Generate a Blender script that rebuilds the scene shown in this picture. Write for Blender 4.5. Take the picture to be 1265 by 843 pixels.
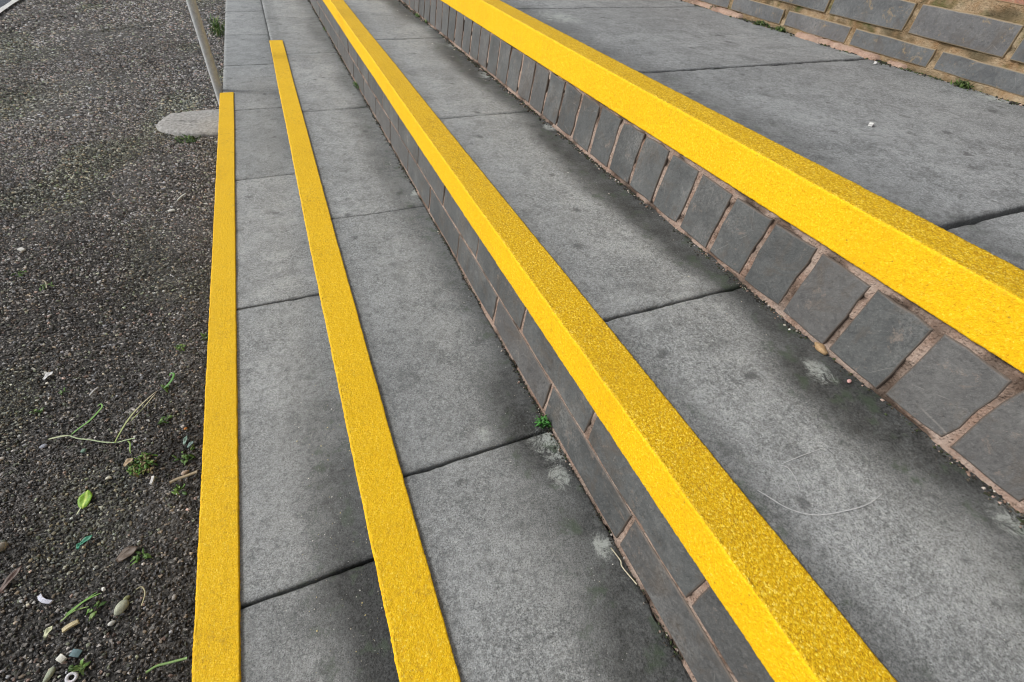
import bpy, math, random
import numpy as np
from mathutils import Matrix, Vector
random.seed(7); rng = np.random.default_rng(7)
S = bpy.context.scene
for o in list(bpy.data.objects): bpy.data.objects.remove(o)
COL = S.collection

# ------------------------------------------------------------------ camera
F_PX, YAW, PITCH, ROLL, CAM_H = 596.664, -0.4468, 0.8127, 0.0781, 0.87
cam = bpy.data.cameras.new("camera"); cam_o = bpy.data.objects.new("camera", cam); COL.objects.link(cam_o)
cam.sensor_width = 36.0; cam.lens = 36.0 * F_PX / 1265.0; cam.clip_start = 0.02; cam.clip_end = 500
_R = Matrix.Rotation(-0.4468, 4, 'Z')
import json
def _rz(a): return Matrix.Rotation(a, 4, 'Z')
def _rx(a): return Matrix.Rotation(a, 4, 'X')
cam_o.matrix_world = Matrix.Translation((0, 0, CAM_H)) @ _rz(YAW) @ _rx(PITCH) @ _rz(ROLL)
S.camera = cam_o

# ------------------------------------------------------------------ world, sun, exposure
SUN_EL, SUN_AZ = math.radians(40), math.radians(292)      # azimuth clockwise from +Y (down the steps)
W = bpy.data.worlds.new("World"); S.world = W; W.use_nodes = True
nt = W.node_tree; nt.nodes.clear()
sky = nt.nodes.new('ShaderNodeTexSky'); sky.sky_type = 'NISHITA'; sky.sun_disc = False
sky.sun_elevation = SUN_EL; sky.sun_rotation = SUN_AZ; sky.air_density = 1.0; sky.dust_density = 3.0; sky.ozone_density = 1.0
hs = nt.nodes.new('ShaderNodeHueSaturation'); hs.inputs['Saturation'].default_value = 0.22
bg = nt.nodes.new('ShaderNodeBackground'); bg.inputs['Strength'].default_value = 0.115
wo = nt.nodes.new('ShaderNodeOutputWorld')
nt.links.new(sky.outputs[0], hs.inputs['Color']); nt.links.new(hs.outputs[0], bg.inputs[0]); nt.links.new(bg.outputs[0], wo.inputs[0])
sl = bpy.data.lights.new("sun", 'SUN'); sl.energy = 1.5; sl.angle = math.radians(14); sl.color = (1.0, 0.965, 0.91)
so = bpy.data.objects.new("sun", sl); COL.objects.link(so)
_d = Vector((math.sin(SUN_AZ) * math.cos(SUN_EL), math.cos(SUN_AZ) * math.cos(SUN_EL), math.sin(SUN_EL)))
so.rotation_euler = _d.to_track_quat('Z', 'Y').to_euler(); so.location = _d * 20
S.view_settings.view_transform = 'Standard'; S.view_settings.look = 'None'
S.view_settings.exposure = 0.42; S.view_settings.gamma = 1.0
S.render.engine = 'CYCLES'; S.cycles.filter_width = 1.1

# ------------------------------------------------------------------ node helpers
class G:
    def __init__(s, name, rough=0.8, spec=0.4):
        s.m = bpy.data.materials.new(name); s.m.use_nodes = True; s.t = s.m.node_tree; s.t.nodes.clear()
        s.out = s.n('OutputMaterial'); s.b = s.n('BsdfPrincipled'); s.t.links.new(s.b.outputs[0], s.out.inputs[0])
        s.b.inputs['Roughness'].default_value = rough; s.b.inputs['Specular IOR Level'].default_value = spec
        s.pos = s.n('NewGeometry').outputs['Position']
    def n(s, k): return s.t.nodes.new('ShaderNode' + k)
    def put(s, v, sock):
        if isinstance(v, bpy.types.NodeSocket): s.t.links.new(v, sock)
        elif isinstance(v, (tuple, list)) and len(v) == 3 and sock.type == 'RGBA': sock.default_value = (*v, 1)
        else: sock.default_value = v
    def vec(s, scale=(1, 1, 1), off=(0, 0, 0), src=None):
        q = s.n('Mapping'); s.put(src or s.pos, q.inputs['Vector']); q.inputs['Scale'].default_value = scale; q.inputs['Location'].default_value = off
        return q.outputs[0]
    def noise(s, sc, det=3, rough=.55, v=None, dist=0, col=False):
        q = s.n('TexNoise'); q.inputs['Scale'].default_value = sc; q.inputs['Detail'].default_value = det
        q.inputs['Roughness'].default_value = rough; q.inputs['Distortion'].default_value = dist
        s.put(v or s.pos, q.inputs['Vector']); return q.outputs['Color' if col else 'Fac']
    def voro(s, sc, feat='F1', out='Distance', v=None, rand=1):
        q = s.n('TexVoronoi'); q.feature = feat; q.inputs['Scale'].default_value = sc; q.inputs['Randomness'].default_value = rand
        s.put(v or s.pos, q.inputs['Vector']); return q.outputs[out]
    def ramp(s, f, *st, interp='LINEAR'):
        q = s.n('ValToRGB'); s.put(f, q.inputs[0]); cr = q.color_ramp; cr.interpolation = interp
        while len(cr.elements) < len(st): cr.elements.new(0.5)
        for e, (p, c) in zip(cr.elements, st):
            e.position = p; e.color = (c, c, c, 1) if isinstance(c, (int, float)) else (*c, 1)
        return q.outputs[0]
    def mr(s, f, a, b, c=0.0, d=1.0):
        q = s.n('MapRange'); s.put(f, q.inputs[0])
        for i, v in enumerate((a, b, c, d)): q.inputs[i + 1].default_value = v
        return q.outputs[0]
    def math(s, op, a, b=0.0, c=None):
        q = s.n('Math'); q.operation = op; s.put(a, q.inputs[0]); s.put(b, q.inputs[1])
        if c is not None: s.put(c, q.inputs[2])
        return q.outputs[0]
    def mix(s, f, a, b, mode='MIX'):
        q = s.n('Mix'); q.data_type = 'RGBA'; q.blend_type = mode; s.put(f, q.inputs[0]); s.put(a, q.inputs[6]); s.put(b, q.inputs[7])
        return q.outputs[2]
    def attr(s, name, out='Fac'):
        q = s.n('Attribute'); q.attribute_name = name; return q.outputs[out]
    def rnd(s): return s.n('ObjectInfo').outputs['Random']
    def bump(s, h, dist, strength=1.0, prev=None):
        q = s.n('Bump'); s.put(h, q.inputs['Height']); q.inputs['Distance'].default_value = dist; q.inputs['Strength'].default_value = strength
        if prev is not None: s.put(prev, q.inputs['Normal'])
        return q.outputs[0]
    def fin(s, col, normal=None, rough=None):
        s.put(col, s.b.inputs['Base Color'])
        if normal is not None: s.put(normal, s.b.inputs['Normal'])
        if rough is not None: s.put(rough, s.b.inputs['Roughness'])
        return s.m

def mat_concrete():
    g = G("paving_concrete", .66, .5)
    fine = g.noise(560, 3, .85); fine2 = g.noise(240, 5, .8); pits = g.voro(330); gcol = g.voro(760, out='Color'); mid = g.noise(95, 5, .75, dist=.2); blot = g.noise(11, 7, .72, dist=.4); big = g.noise(2.4, 4, .6)
    c = g.ramp(fine2, (.36, (.085, .088, .089)), (.46, (.225, .232, .233)), (.55, (.34, .35, .35)), (.66, (.52, .53, .525)))
    c = g.mix(g.mr(blot, .44, .58, 0, .46), c, (.46, .47, .468))
    c = g.mix(g.mr(g.noise(4.3, 6, .7, v=g.vec(off=(6, 2, 2)), dist=1.0), .47, .60, 0, .34), c, (.44, .448, .445))
    c = g.mix(g.mr(big, .42, .62, 0, .30), c, (.17, .176, .18))
    c = g.mix(g.mr(g.noise(18, 6, .75, v=g.vec(off=(3, 8, 2)), dist=.3), .53, .64, 0, .50), c, (.11, .115, .116))
    q = g.n('SeparateColor'); g.put(gcol, q.inputs[0])
    c = g.mix(g.mr(fine, .48, .36, 0, .8), c, (.045, .047, .048))
    c = g.mix(g.mr(fine, .55, .70, 0, .6), c, (.62, .63, .62))
    c = g.mix(g.mr(q.outputs[0], 0, .20, .45, 0), c, (.06, .062, .064))
    c = g.mix(1.0, c, g.mix(g.rnd(), (.86, .885, .90), (1.07, 1.09, 1.10)), 'MULTIPLY')
    c = g.mix(g.mr(mid, .50, .66, .0, .60), c, (.085, .09, .092))
    c = g.mix(g.mr(pits, .05, .17, .7, 0), c, (.025, .025, .025))
    # rare dark lichen spots
    v = g.vec(src=g.pos, scale=(1, 1, 1)); sp = g.voro(12, v=v); sn = g.noise(110, 5, .8)
    spot = g.mr(g.math('ADD', sp, g.math('MULTIPLY', g.math('SUBTRACT', sn, .3), .45)), .15, .22, .7, 0)
    c = g.mix(spot, c, (.062, .065, .068))
    # algae stain (attribute painted by distance from joints and risers, broken up by noise)
    st = g.attr("stain"); nz = g.math('ADD', g.math('MULTIPLY', g.noise(23, 9, .82), .6), g.math('MULTIPLY', g.noise(240, 3, .85), .4))
    s_ = g.mr(g.math('ADD', st, g.math('MULTIPLY', g.math('SUBTRACT', nz, .5), g.math('ADD', g.math('MULTIPLY', st, 1.7), .3))), .10, 1.22, 0, .97)
    dark = g.mix(g.mr(g.noise(330, 2, .6), .4, .68), (.006, .007, .007), (.052, .056, .056))
    c = g.mix(s_, c, dark)
    gm = g.math('MULTIPLY', g.mr(g.noise(38, 4, .6), .55, .68), g.mr(st, .25, .7, 0, .65))
    c = g.mix(gm, c, (.05, .075, .045))
    # efflorescence / pale lichen
    ef = g.mr(g.math('MULTIPLY', g.attr("pale"), g.math('ADD', g.math('MULTIPLY', g.mr(g.noise(48, 8, .9, dist=.6), .42, .62), 1.0), g.math('MULTIPLY', g.noise(330, 3, .8), .5))), .30, .75, 0, .8)
    c = g.mix(ef, c, (.40, .43, .41))
    # tiny white grains
    gr = g.math('MULTIPLY', g.mr(g.voro(150), .10, .04), g.mr(g.noise(31, 2), .56, .62))
    c = g.mix(gr, c, (.62, .62, .58))
    h = g.math('ADD', g.math('MULTIPLY', fine, .5), g.math('ADD', g.math('MULTIPLY', mid, .9), g.mr(pits, 0, .2, -.5, 0)))
    rg = g.mr(s_, 0, 1, .66, .58)
    return g.fin(c, g.bump(h, .0022, .75), rg)

def mat_yellow(name, top, flat=False):
    g = G(name, .75, .25)
    n2 = g.noise(330 if top else 380, 4, .75); n3 = g.noise(8, 5, .65, dist=.5); cell = g.voro(620); cc = g.voro(620, out='Color')
    q = g.n('SeparateColor'); g.put(cc, q.inputs[0])
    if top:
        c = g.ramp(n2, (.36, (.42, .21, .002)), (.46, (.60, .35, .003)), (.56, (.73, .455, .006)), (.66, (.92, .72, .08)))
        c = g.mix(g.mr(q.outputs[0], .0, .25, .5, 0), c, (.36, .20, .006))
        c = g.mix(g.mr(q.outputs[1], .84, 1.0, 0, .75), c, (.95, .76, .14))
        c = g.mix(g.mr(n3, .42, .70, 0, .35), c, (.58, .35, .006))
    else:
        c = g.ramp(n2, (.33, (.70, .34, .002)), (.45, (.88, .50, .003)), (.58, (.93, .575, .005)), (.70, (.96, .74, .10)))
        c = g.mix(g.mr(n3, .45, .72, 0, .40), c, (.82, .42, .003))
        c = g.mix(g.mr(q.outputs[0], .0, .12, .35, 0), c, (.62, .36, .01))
    if flat:
        c = g.ramp(n2, (.32, (.60, .325, .003)), (.46, (.70, .42, .004)), (.58, (.76, .48, .006)), (.70, (.90, .67, .05)))
        c = g.mix(g.mr(q.outputs[0], .0, .2, .35, 0), c, (.50, .28, .004)); c = g.mix(g.mr(q.outputs[1], .88, 1.0, 0, .5), c, (.93, .76, .14))
        c = g.mix(g.mr(n3, .42, .70, 0, .35), c, (.62, .37, .004))
    # grime: soft drifts plus tiny scuffs
    dr = g.math('MULTIPLY', g.mr(g.noise(120, 5, .75), .50, .70, 0, .65 if top else .35), g.mr(g.noise(6, 4, .6, v=g.vec(off=(2, 5, 1))), .42, .62))
    c = g.mix(dr, c, (.30, .16, .02))
    sc_ = g.mr(g.noise(34, 5, .8, v=g.vec(scale=(1, .35, 1)), dist=1.0), .655, .70, 0, .5 if top else .30)
    c = g.mix(sc_, c, (.38, .21, .03))
    dk = g.mr(g.voro(75, v=g.vec(off=(1, 2, 3))), .05, .11, .5, 0); c = g.mix(g.math('MULTIPLY', dk, g.mr(g.noise(12, 2), .5, .6)), c, (.10, .07, .03))
    h = g.math('ADD', g.math('MULTIPLY', g.mr(cell, 0, .8, 1, 0), .5), n2)
    return g.fin(c, g.bump(h, .0012 if top else .0010, .7 if top else .65), .72)

def mat_brick(name, a, b, dusty=.5, smear=(.26, .21, .18), edge=(.16, .12, .095)):
    g = G(name, .55, .5)
    oc = g.n('TexCoord').outputs['Object']; r = g.rnd()
    off = g.n('CombineXYZ'); g.put(g.math('MULTIPLY', r, 37.0), off.inputs[0]); g.put(g.math('MULTIPLY', r, 91.0), off.inputs[1])
    q = g.n('VectorMath'); q.operation = 'ADD'; g.put(oc, q.inputs[0]); g.put(off.outputs[0], q.inputs[1]); v = q.outputs[0]
    n1 = g.noise(22, 5, .6, v=v, dist=.5); n2 = g.noise(190, 4, .7, v=v); n3 = g.noise(600, 2, .6, v=v)
    c = g.mix(g.mr(n1, .3, .7), a, b)
    c = g.mix(g.mr(r, 0, 1, 0, .45), c, tuple(x * .62 for x in a))
    c = g.mix(g.mr(g.math('FRACT', g.math('MULTIPLY', r, 13.7)), .6, 1, 0, .35), c, (b[0] * 1.15, b[1] * .98, b[2] * .95))
    c = g.mix(g.mr(g.noise(90, 6, .85, v=v), .53, .60, 0, .35), c, tuple(x * .5 for x in a))
    c = g.mix(g.mr(n2, .5, .78, 0, dusty), c, (.24, .235, .225))
    c = g.mix(g.mr(n2, .22, .42, .6, 0), c, tuple(x * .35 for x in a))
    c = g.mix(g.mr(n3, .6, .8, 0, .35), c, (.30, .30, .29))
    # brown dirt film, mortar smears and pale salt bloom, all in world space so no two bricks match
    c = g.mix(g.mr(g.noise(17, 6, .75, dist=.8), .50, .66, 0, .60), c, (.085, .070, .056))
    sm = g.mr(g.noise(31, 7, .8, v=g.vec(off=(5, 1, 7)), dist=.4), .585, .66, 0, .70); c = g.mix(sm, c, smear)
    bl = g.math('MULTIPLY', g.mr(g.noise(7, 5, .7, v=g.vec(off=(2, 9, 4))), .52, .70, 0, .45), g.mr(g.noise(260, 3, .8), .4, .6)); c = g.mix(bl, c, (.30, .30, .29))
    c = g.mix(g.attr("edge"), c, edge)
    w = g.voro(9, 'DISTANCE_TO_EDGE', v=v); sc_ = g.math('MULTIPLY', g.mr(w, .0, .005, .28, 0), g.mr(g.noise(40, 2, v=v), .52, .6))
    c = g.mix(sc_, c, (.38, .36, .33))
    h = g.math('ADD', g.math('MULTIPLY', n1, 1.5), g.math('ADD', g.math('MULTIPLY', n2, .8), g.math('MULTIPLY', n3, .25)))
    return g.fin(c, g.bump(h, .0016, .8), g.mr(n2, .3, .7, .42, .75))

def mat_mortar(name, a, b, dk, green=.0):
    g = G(name, .95, .15)
    n1 = g.noise(26, 5, .65); n2 = g.noise(240, 4, .75); v3 = g.voro(260)
    c = g.mix(g.mr(n1, .35, .65), a, b)
    c = g.mix(g.mr(n2, .58, .74, 0, .8), c, tuple(min(1, x * 1.5) for x in b))
    c = g.mix(g.mr(n2, .28, .45, .85, 0), c, dk)
    c = g.mix(g.mr(g.noise(11, 4, .6), .52, .66, 0, .8), c, dk)
    c = g.mix(g.mr(g.noise(15, 3, .6, v=g.vec(off=(4, 3, 1))), .55, .7, 0, green), c, (.07, .085, .025))
    c = g.mix(g.attr("dirt"), c, dk)
    h = g.math('ADD', g.math('MULTIPLY', n2, .8), g.mr(v3, 0, .5, .6, 0))
    return g.fin(c, g.bump(h, .003, .9))

def mat_asphalt(name, base, lite, rough=.9, far=True):
    g = G(name, rough, .3)
    v = g.voro(120, out='Color'); q = g.n('SeparateColor'); g.put(v, q.inputs[0]); d = g.voro(120)
    c = g.mix(g.mr(q.outputs[0], .1, 1), base, lite)
    c = g.mix(g.mr(q.outputs[1], .88, 1, 0, .8), c, tuple(min(1, x * 2.6) for x in lite))
    c = g.mix(g.mr(g.noise(1.6, 5, .6), .42, .66, 0, .55), c, tuple(x * .45 for x in base))
    c = g.mix(g.mr(g.noise(2.7, 4, .6, v=g.vec(off=(7, 1, 0))), .55, .7, 0, .3), c, (.085, .06, .05))
    h = g.math('ADD', g.mr(d, 0, .6, 1, 0), g.noise(300, 2))
    return g.fin(c, g.bump(h, .004, .8))

def mat_vcol(name, rough=.75, spec=.3, bump=.0006):
    g = G(name, rough, spec); n = g.noise(700, 3, .7)
    c = g.attr("Col", 'Color'); c = g.mix(g.mr(n, .35, .65, .0, .5), c, (.0, .0, .0), 'MULTIPLY') if False else g.mix(g.mr(n, .30, .6, .45, 0), c, (.012, .011, .010))
    return g.fin(c, g.bump(n, bump, .7))

def mat_plain(name, a, b, sc=60, rough=.6, spec=.35, bd=.0008, trans=0.0):
    g = G(name, rough, spec); n = g.noise(sc, 4, .65); n2 = g.noise(sc * 6, 2, .6)
    c = g.mix(g.mr(n, .35, .65), a, b); c = g.mix(g.mr(n2, .3, .5, .4, 0), c, tuple(x * .4 for x in a))
    if trans: g.b.inputs['Transmission Weight'].default_value = 0; g.b.inputs['Subsurface Weight'].default_value = 0
    return g.fin(c, g.bump(n2, bd, .6))

M = dict(
 concrete=mat_concrete(), ytop=mat_yellow("yellow_grit_tread", True), yfront=mat_yellow("yellow_grit_front", False), yflat=mat_yellow("yellow_grit_flat_strip", True, True),
 brick=mat_brick("blue_grey_brick", (.062, .067, .069), (.112, .118, .118), .30, (.20, .165, .14), (.105, .082, .066)),
 wbrick=mat_brick("dark_wall_brick", (.078, .084, .090), (.155, .163, .168), .45, (.30, .22, .12), (.28, .21, .12)),
 redbrick=mat_brick("red_brown_brick", (.30, .12, .07), (.42, .20, .12), .4, (.5, .36, .22), (.4, .28, .16)),
 mortar=mat_mortar("pinkish_mortar", (.25, .165, .125), (.40, .32, .27), (.045, .032, .024)),
 wmortar=mat_mortar("sandy_wall_mortar", (.25, .155, .08), (.38, .30, .20), (.085, .07, .04), .9),
 pinkm=mat_mortar("pink_base_mortar", (.34, .22, .165), (.46, .34, .27), (.16, .11, .08), .2),
 asphalt=mat_asphalt("worn_asphalt", (.038, .036, .034), (.12, .116, .11)),
 road=mat_asphalt("smooth_road", (.055, .065, .082), (.12, .135, .155)),
 line=mat_plain("road_paint", (.50, .50, .48), (.66, .66, .64), 40),
 dirt=mat_plain("joint_dirt", (.012, .012, .011), (.035, .033, .028), 120, .95, .1, .002),
 core=mat_plain("rough_concrete", (.13, .13, .125), (.2, .2, .19), 60, .9, .2, .002),
 foot=mat_plain("footing_concrete", (.23, .225, .215), (.44, .435, .42), 70, .9, .2, .003),
 chips=mat_vcol("stone_chips", .72, .35), leafm=mat_vcol("plant_green", .5, .4, .0003),
 galv=mat_plain("galvanised_steel", (.46, .48, .49), (.60, .62, .62), 60, .5, .5, .0002),
 scratch=mat_plain("chalky_scratch", (.42, .43, .44), (.55, .55, .56), 300, .9, .1),
)

# ------------------------------------------------------------------ object helpers
def tag(o, label=None, cat=None, group=None, kind=None):
    for k, v in (('label', label), ('category', cat), ('group', group), ('kind', kind)):
        if v: o[k] = v
    return o
def link(name, me, mat=None, parent=None):
    o = bpy.data.objects.new(name, me); COL.objects.link(o)
    if mat is not None and not me.materials: me.materials.append(mat)
    if parent is not None: o.parent = parent
    return o
def empty(name, loc=(0, 0, 0)):
    o = bpy.data.objects.new(name, None); o.location = loc; o.empty_display_size = .05; COL.objects.link(o); return o
def mesh(name, v, f, smooth=False):
    me = bpy.data.meshes.new(name); v = np.asarray(v, np.float32); 
    if isinstance(f, np.ndarray):
        k = f.shape[1]; me.vertices.add(len(v)); me.vertices.foreach_set('co', v.ravel()); me.loops.add(f.size); me.loops.foreach_set('vertex_index', f.astype(np.int32).ravel())
        me.polygons.add(len(f)); me.polygons.foreach_set('loop_start', np.arange(0, f.size, k, dtype=np.int32)); me.polygons.foreach_set('loop_total', np.full(len(f), k, np.int32))
        me.update(calc_edges=True)
    else: me.from_pydata([tuple(map(float, p)) for p in v], [], f); me.update()
    me.polygons.foreach_set('use_smooth', np.full(len(me.polygons), smooth)); return me
def fattr(me, name, a):
    t = me.attributes.new(name, 'FLOAT', 'POINT'); t.data.foreach_set('value', np.asarray(a, np.float32))
def cattr(me, a):
    a = np.concatenate([a, np.ones((len(a), 1))], 1).astype(np.float32)
    t = me.attributes.new("Col", 'FLOAT_COLOR', 'POINT'); t.data.foreach_set('color', a.ravel())
def gridf(nr, nc):
    i, j = np.meshgrid(np.arange(nr - 1), np.arange(nc - 1), indexing='ij'); a = (i * nc + j).ravel()
    return np.stack([a, a + 1, a + nc + 1, a + nc], 1)
def vnoise(x, y, z=0., seed=0):
    """smooth value noise, numpy"""
    def h(i, j, k):
        n = (i.astype(np.int64) * 374761393 + j.astype(np.int64) * 668265263 + k.astype(np.int64) * 2147483647 + seed * 974634777) & 0xffffffff
        n = ((n ^ (n >> 13)) * 1274126177) & 0xffffffff
        return ((n ^ (n >> 16)) & 0xffff) / 65535.
    x = np.asarray(x, float); y = np.asarray(y, float) + 0 * x; z = np.asarray(z, float) + 0 * x
    i, j, k = np.floor(x), np.floor(y), np.floor(z); u, v, w = x - i, y - j, z - k; u, v, w = [t * t * (3 - 2 * t) for t in (u, v, w)]
    r = 0
    for a in (0, 1):
        for b in (0, 1):
            for c in (0, 1):
                r = r + h(i + a, j + b, k + c) * (u if a else 1 - u) * (v if b else 1 - v) * (w if c else 1 - w)
    return r
def rows(y0, y1, k, d0, cap=.05):
    ys = [y0]
    while ys[-1] < y1: ys.append(ys[-1] + min(cap, k * math.hypot(ys[-1], d0)))
    ys[-1] = y1; return np.array(ys)
def sstep(t): t = np.clip(t, 0, 1); return t * t * (3 - 2 * t)
def box(x0, x1, y0, y1, z0, z1):
    v = [(x0, y0, z0), (x1, y0, z0), (x1, y1, z0), (x0, y1, z0), (x0, y0, z1), (x1, y0, z1), (x1, y1, z1), (x0, y1, z1)]
    return v, [(0, 3, 2, 1), (4, 5, 6, 7), (0, 1, 5, 4), (1, 2, 6, 5), (2, 3, 7, 6), (3, 0, 4, 7)]

Y0, Y1 = -0.9, 9.0        # the flight runs past the frame at both ends
Z1, Z2, Z3, Z4 = .108, .2567, .4330, .6030            # tread heights above the asphalt

# ------------------------------------------------------------------ ground, road, painted line
xs = np.concatenate([[-60, -20, -8, -4], np.linspace(-3, -.2, 60), [2, 10, 60]])
ys_ = np.concatenate([[-60, -10, -2], np.linspace(-.5, 8, 90), [20, 80]])
X, Yg = np.meshgrid(xs, ys_)
Z = np.where((X > -3) & (X < -.3), (vnoise(X * 5, Yg * 5) - .5) * .004, 0) - .002
link("ground", mesh("ground", np.stack([X, Yg, Z], 2).reshape(-1, 3), gridf(len(ys_), len(xs)), True), M['asphalt'])['kind'] = 'structure'
v, f = box(-9, -1.757, -8, 40, -.03, .008); link("road", mesh("road", v, f), M['road'])['kind'] = 'structure'
yl = np.arange(-3, 14, .05); e = (vnoise(yl * 9, 0) - .5) * .008
vv = np.stack([np.stack([-1.757 + e, yl, 0 * yl + .0125], 1), np.stack([-1.712 - e, yl, 0 * yl + .0125], 1)], 1).reshape(-1, 3)
o = link("road_line", mesh("road_line", vv, gridf(len(yl), 2)), M['line']); o['kind'] = 'structure'

# ------------------------------------------------------------------ steps: slabs
def stain_of(t, x, y):
    n = vnoise(x * 9, y * 5, t) - .5
    if t == 1:
        s = sstep((x + .165 + n * .05) / .12) * (.18 + .95 * sstep((1.0 - y) / .75)) * .95 + .12 * sstep((-.205 - x) / .03) + .30 * sstep((.36 - y) / .03)
    elif t == 2:
        s = sstep((x - .150 + n * .08) / .10) * (.62 + .5 * sstep((1.1 - y) / .8)) + .34 * sstep((.070 - x) / .04)
        s = np.maximum(s, sstep((x - .09 + n * .10) / .12) * 1.05 * sstep((.34 - y) / .12))
    elif t == 3:
        s = sstep((x - .485 + n * .09) / .10) * 1.05 + (.30 + .30 * sstep((.6 - y) / .5)) * sstep((.405 - x + n * .03) / .06)
        s = np.maximum(s, sstep((x - .43 + n * .10) / .13) * 1.1 * sstep((.36 - y) / .12))
    else:
        s = .5 * sstep((.80 - x + n * .05) / .11) + .25 * sstep((x - 1.30) / .05)
    return s
PALE = [(2, .245, .355, .030), (2, .235, .30, .018), (2, .243, .19, .016), (3, .553, .232, .020), (3, .575, .005, .02), (4, .755, 1.43, .07), (4, 1.345, .95, .03), (2, .16, .41, .012),
        (4, 1.345, .60, .03), (2, .255, 1.2, .02), (3, .585, 1.55, .03), (3, .59, 1.9, .03), (3, .585, 1.1, .02), (3, .59, 2.2, .03)]
def slab(step, t, x0, x1, y0, y1, z, n):
    dx = .006 if y0 < 1.2 else .014
    nx = max(6, int((x1 - x0) / dx)); ny = max(6, int((y1 - y0) / (dx * 1.3)))
    if t == 4 and y0 > 1: nx = 40
    g = .0022
    u = np.concatenate([[0, .0], np.linspace(0, 1, nx), [1, 1.]]); w = np.concatenate([[0, 0.], np.linspace(0, 1, ny), [1, 1.]])
    X, Y = np.meshgrid(x0 + u * (x1 - x0), y0 + w * (y1 - y0))
    I = np.minimum(np.arange(len(u)), len(u) - 1 - np.arange(len(u))); J = np.minimum(np.arange(len(w)), len(w) - 1 - np.arange(len(w)))
    II, JJ = np.meshgrid(I, J); ring = np.minimum(II, JJ)
    chip = vnoise(X * 120, Y * 120, n) ** 3 * .0035 + vnoise(X * 30, Y * 30, n + 9) ** 6 * .006
    # inset of ring 2+ , rim at ring 1, skirt at ring 0
    ins = np.where(ring == 2, .0016 + chip, 0)
    X = np.where((I[None, :] == 2) & (np.arange(len(u)) < len(u) / 2)[None, :], X + ins, X); X = np.where((I[None, :] == 2) & (np.arange(len(u)) > len(u) / 2)[None, :], X - ins, X)
    Y = np.where((J[:, None] == 2) & (np.arange(len(w)) < len(w) / 2)[:, None], Y + ins, Y); Y = np.where((J[:, None] == 2) & (np.arange(len(w)) > len(w) / 2)[:, None], Y - ins, Y)
    Z = z + (vnoise(X * 14, Y * 14, n) - .5) * .0012 + (vnoise(X * 70, Y * 70, n) - .5) * .0006
    Z = np.where(ring == 1, z - .0022 - chip * .9, Z); Z = np.where(ring == 0, z - .034, Z)
    tilt = (random.random() - .5) * .0022; Z = Z + tilt * ((Y - y0) / (y1 - y0) - .5)
    me = mesh("paving_slab", np.stack([X, Y, Z], 2).reshape(-1, 3), gridf(len(w), len(u)), False)
    me.polygons.foreach_set('use_smooth', np.full(len(me.polygons), True))
    d = np.minimum(Y - y0, y1 - Y); s = stain_of(t, X, Y) + .28 * np.exp(-d / .010) * vnoise(X * 20, Y * 5, 3) * 1.3
    s = np.where(ring <= 1, np.maximum(s, .6), s)
    p = np.zeros_like(X)
    for (tt, px, py, pr) in PALE:
        if tt == t: p = np.maximum(p, np.exp(-(((X - px) ** 2 + (Y - py) ** 2 * .5) / pr ** 2)))
    fattr(me, "stain", s.ravel()); fattr(me, "pale", p.ravel())
    return link("paving_slab", me, M['concrete'], step)
steps = []
info = [(1, 'lowest step, grey paving slabs next to the gravelly tarmac with a narrow yellow edge strip', -.268, -.020, Z1, [-.345, .348, 1.0375, 1.734, 2.41, 3.09, 3.75, 4.44]),
        (2, 'second step up, dark stained slabs between the narrow yellow strip and two rows of bricks', -.016, .262, Z2, [-.36, .380, 1.1207, 1.878, 2.629, 3.375, 4.12]),
        (3, 'third step up, two course brick riser below yellow edging and scratched grey slabs', .280, .600, Z3, [-.39, .4136, 1.2185, 2.025, 2.83, 3.6]),
        (4, 'top landing with upright bricks along its riser and wide slabs reaching the brick wall', .612, 1.368, Z4, [-.37, .268, .905, 1.552, 2.2, 2.85])]
cnt = 0
for t, lab, x0, x1, z, js in info:
    st = empty("step", ((x0 + x1) / 2, 0, 0)); st.location = (0, 0, 0); tag(st, lab, 'step', 'flight of shallow steps'); steps.append(st)
    pitch = js[-1] - js[-2]; js = [js[0] - .75] + js
    while js[-1] < Y1 - .3: js.append(js[-1] + pitch)
    gap = .0020 if t != 4 else .0042
    for a, b in zip(js[:-1], js[1:]):
        cnt += 1; ga = gap if a < 1.1 else gap * .45; gb = gap if b < 1.1 else gap * .45; slab(st, t, x0, x1, a + ga, b - gb, z, cnt)
    cx0 = x0 + .004 if t < 3 else x0 + .016
    v, f = box(cx0, x1 + .03, Y0 - .3, Y1, -.01 * t, z - .013); link("step_core", mesh("step_core", v, f), M['dirt'] if t > 2 else M['dirt'], st)

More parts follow.
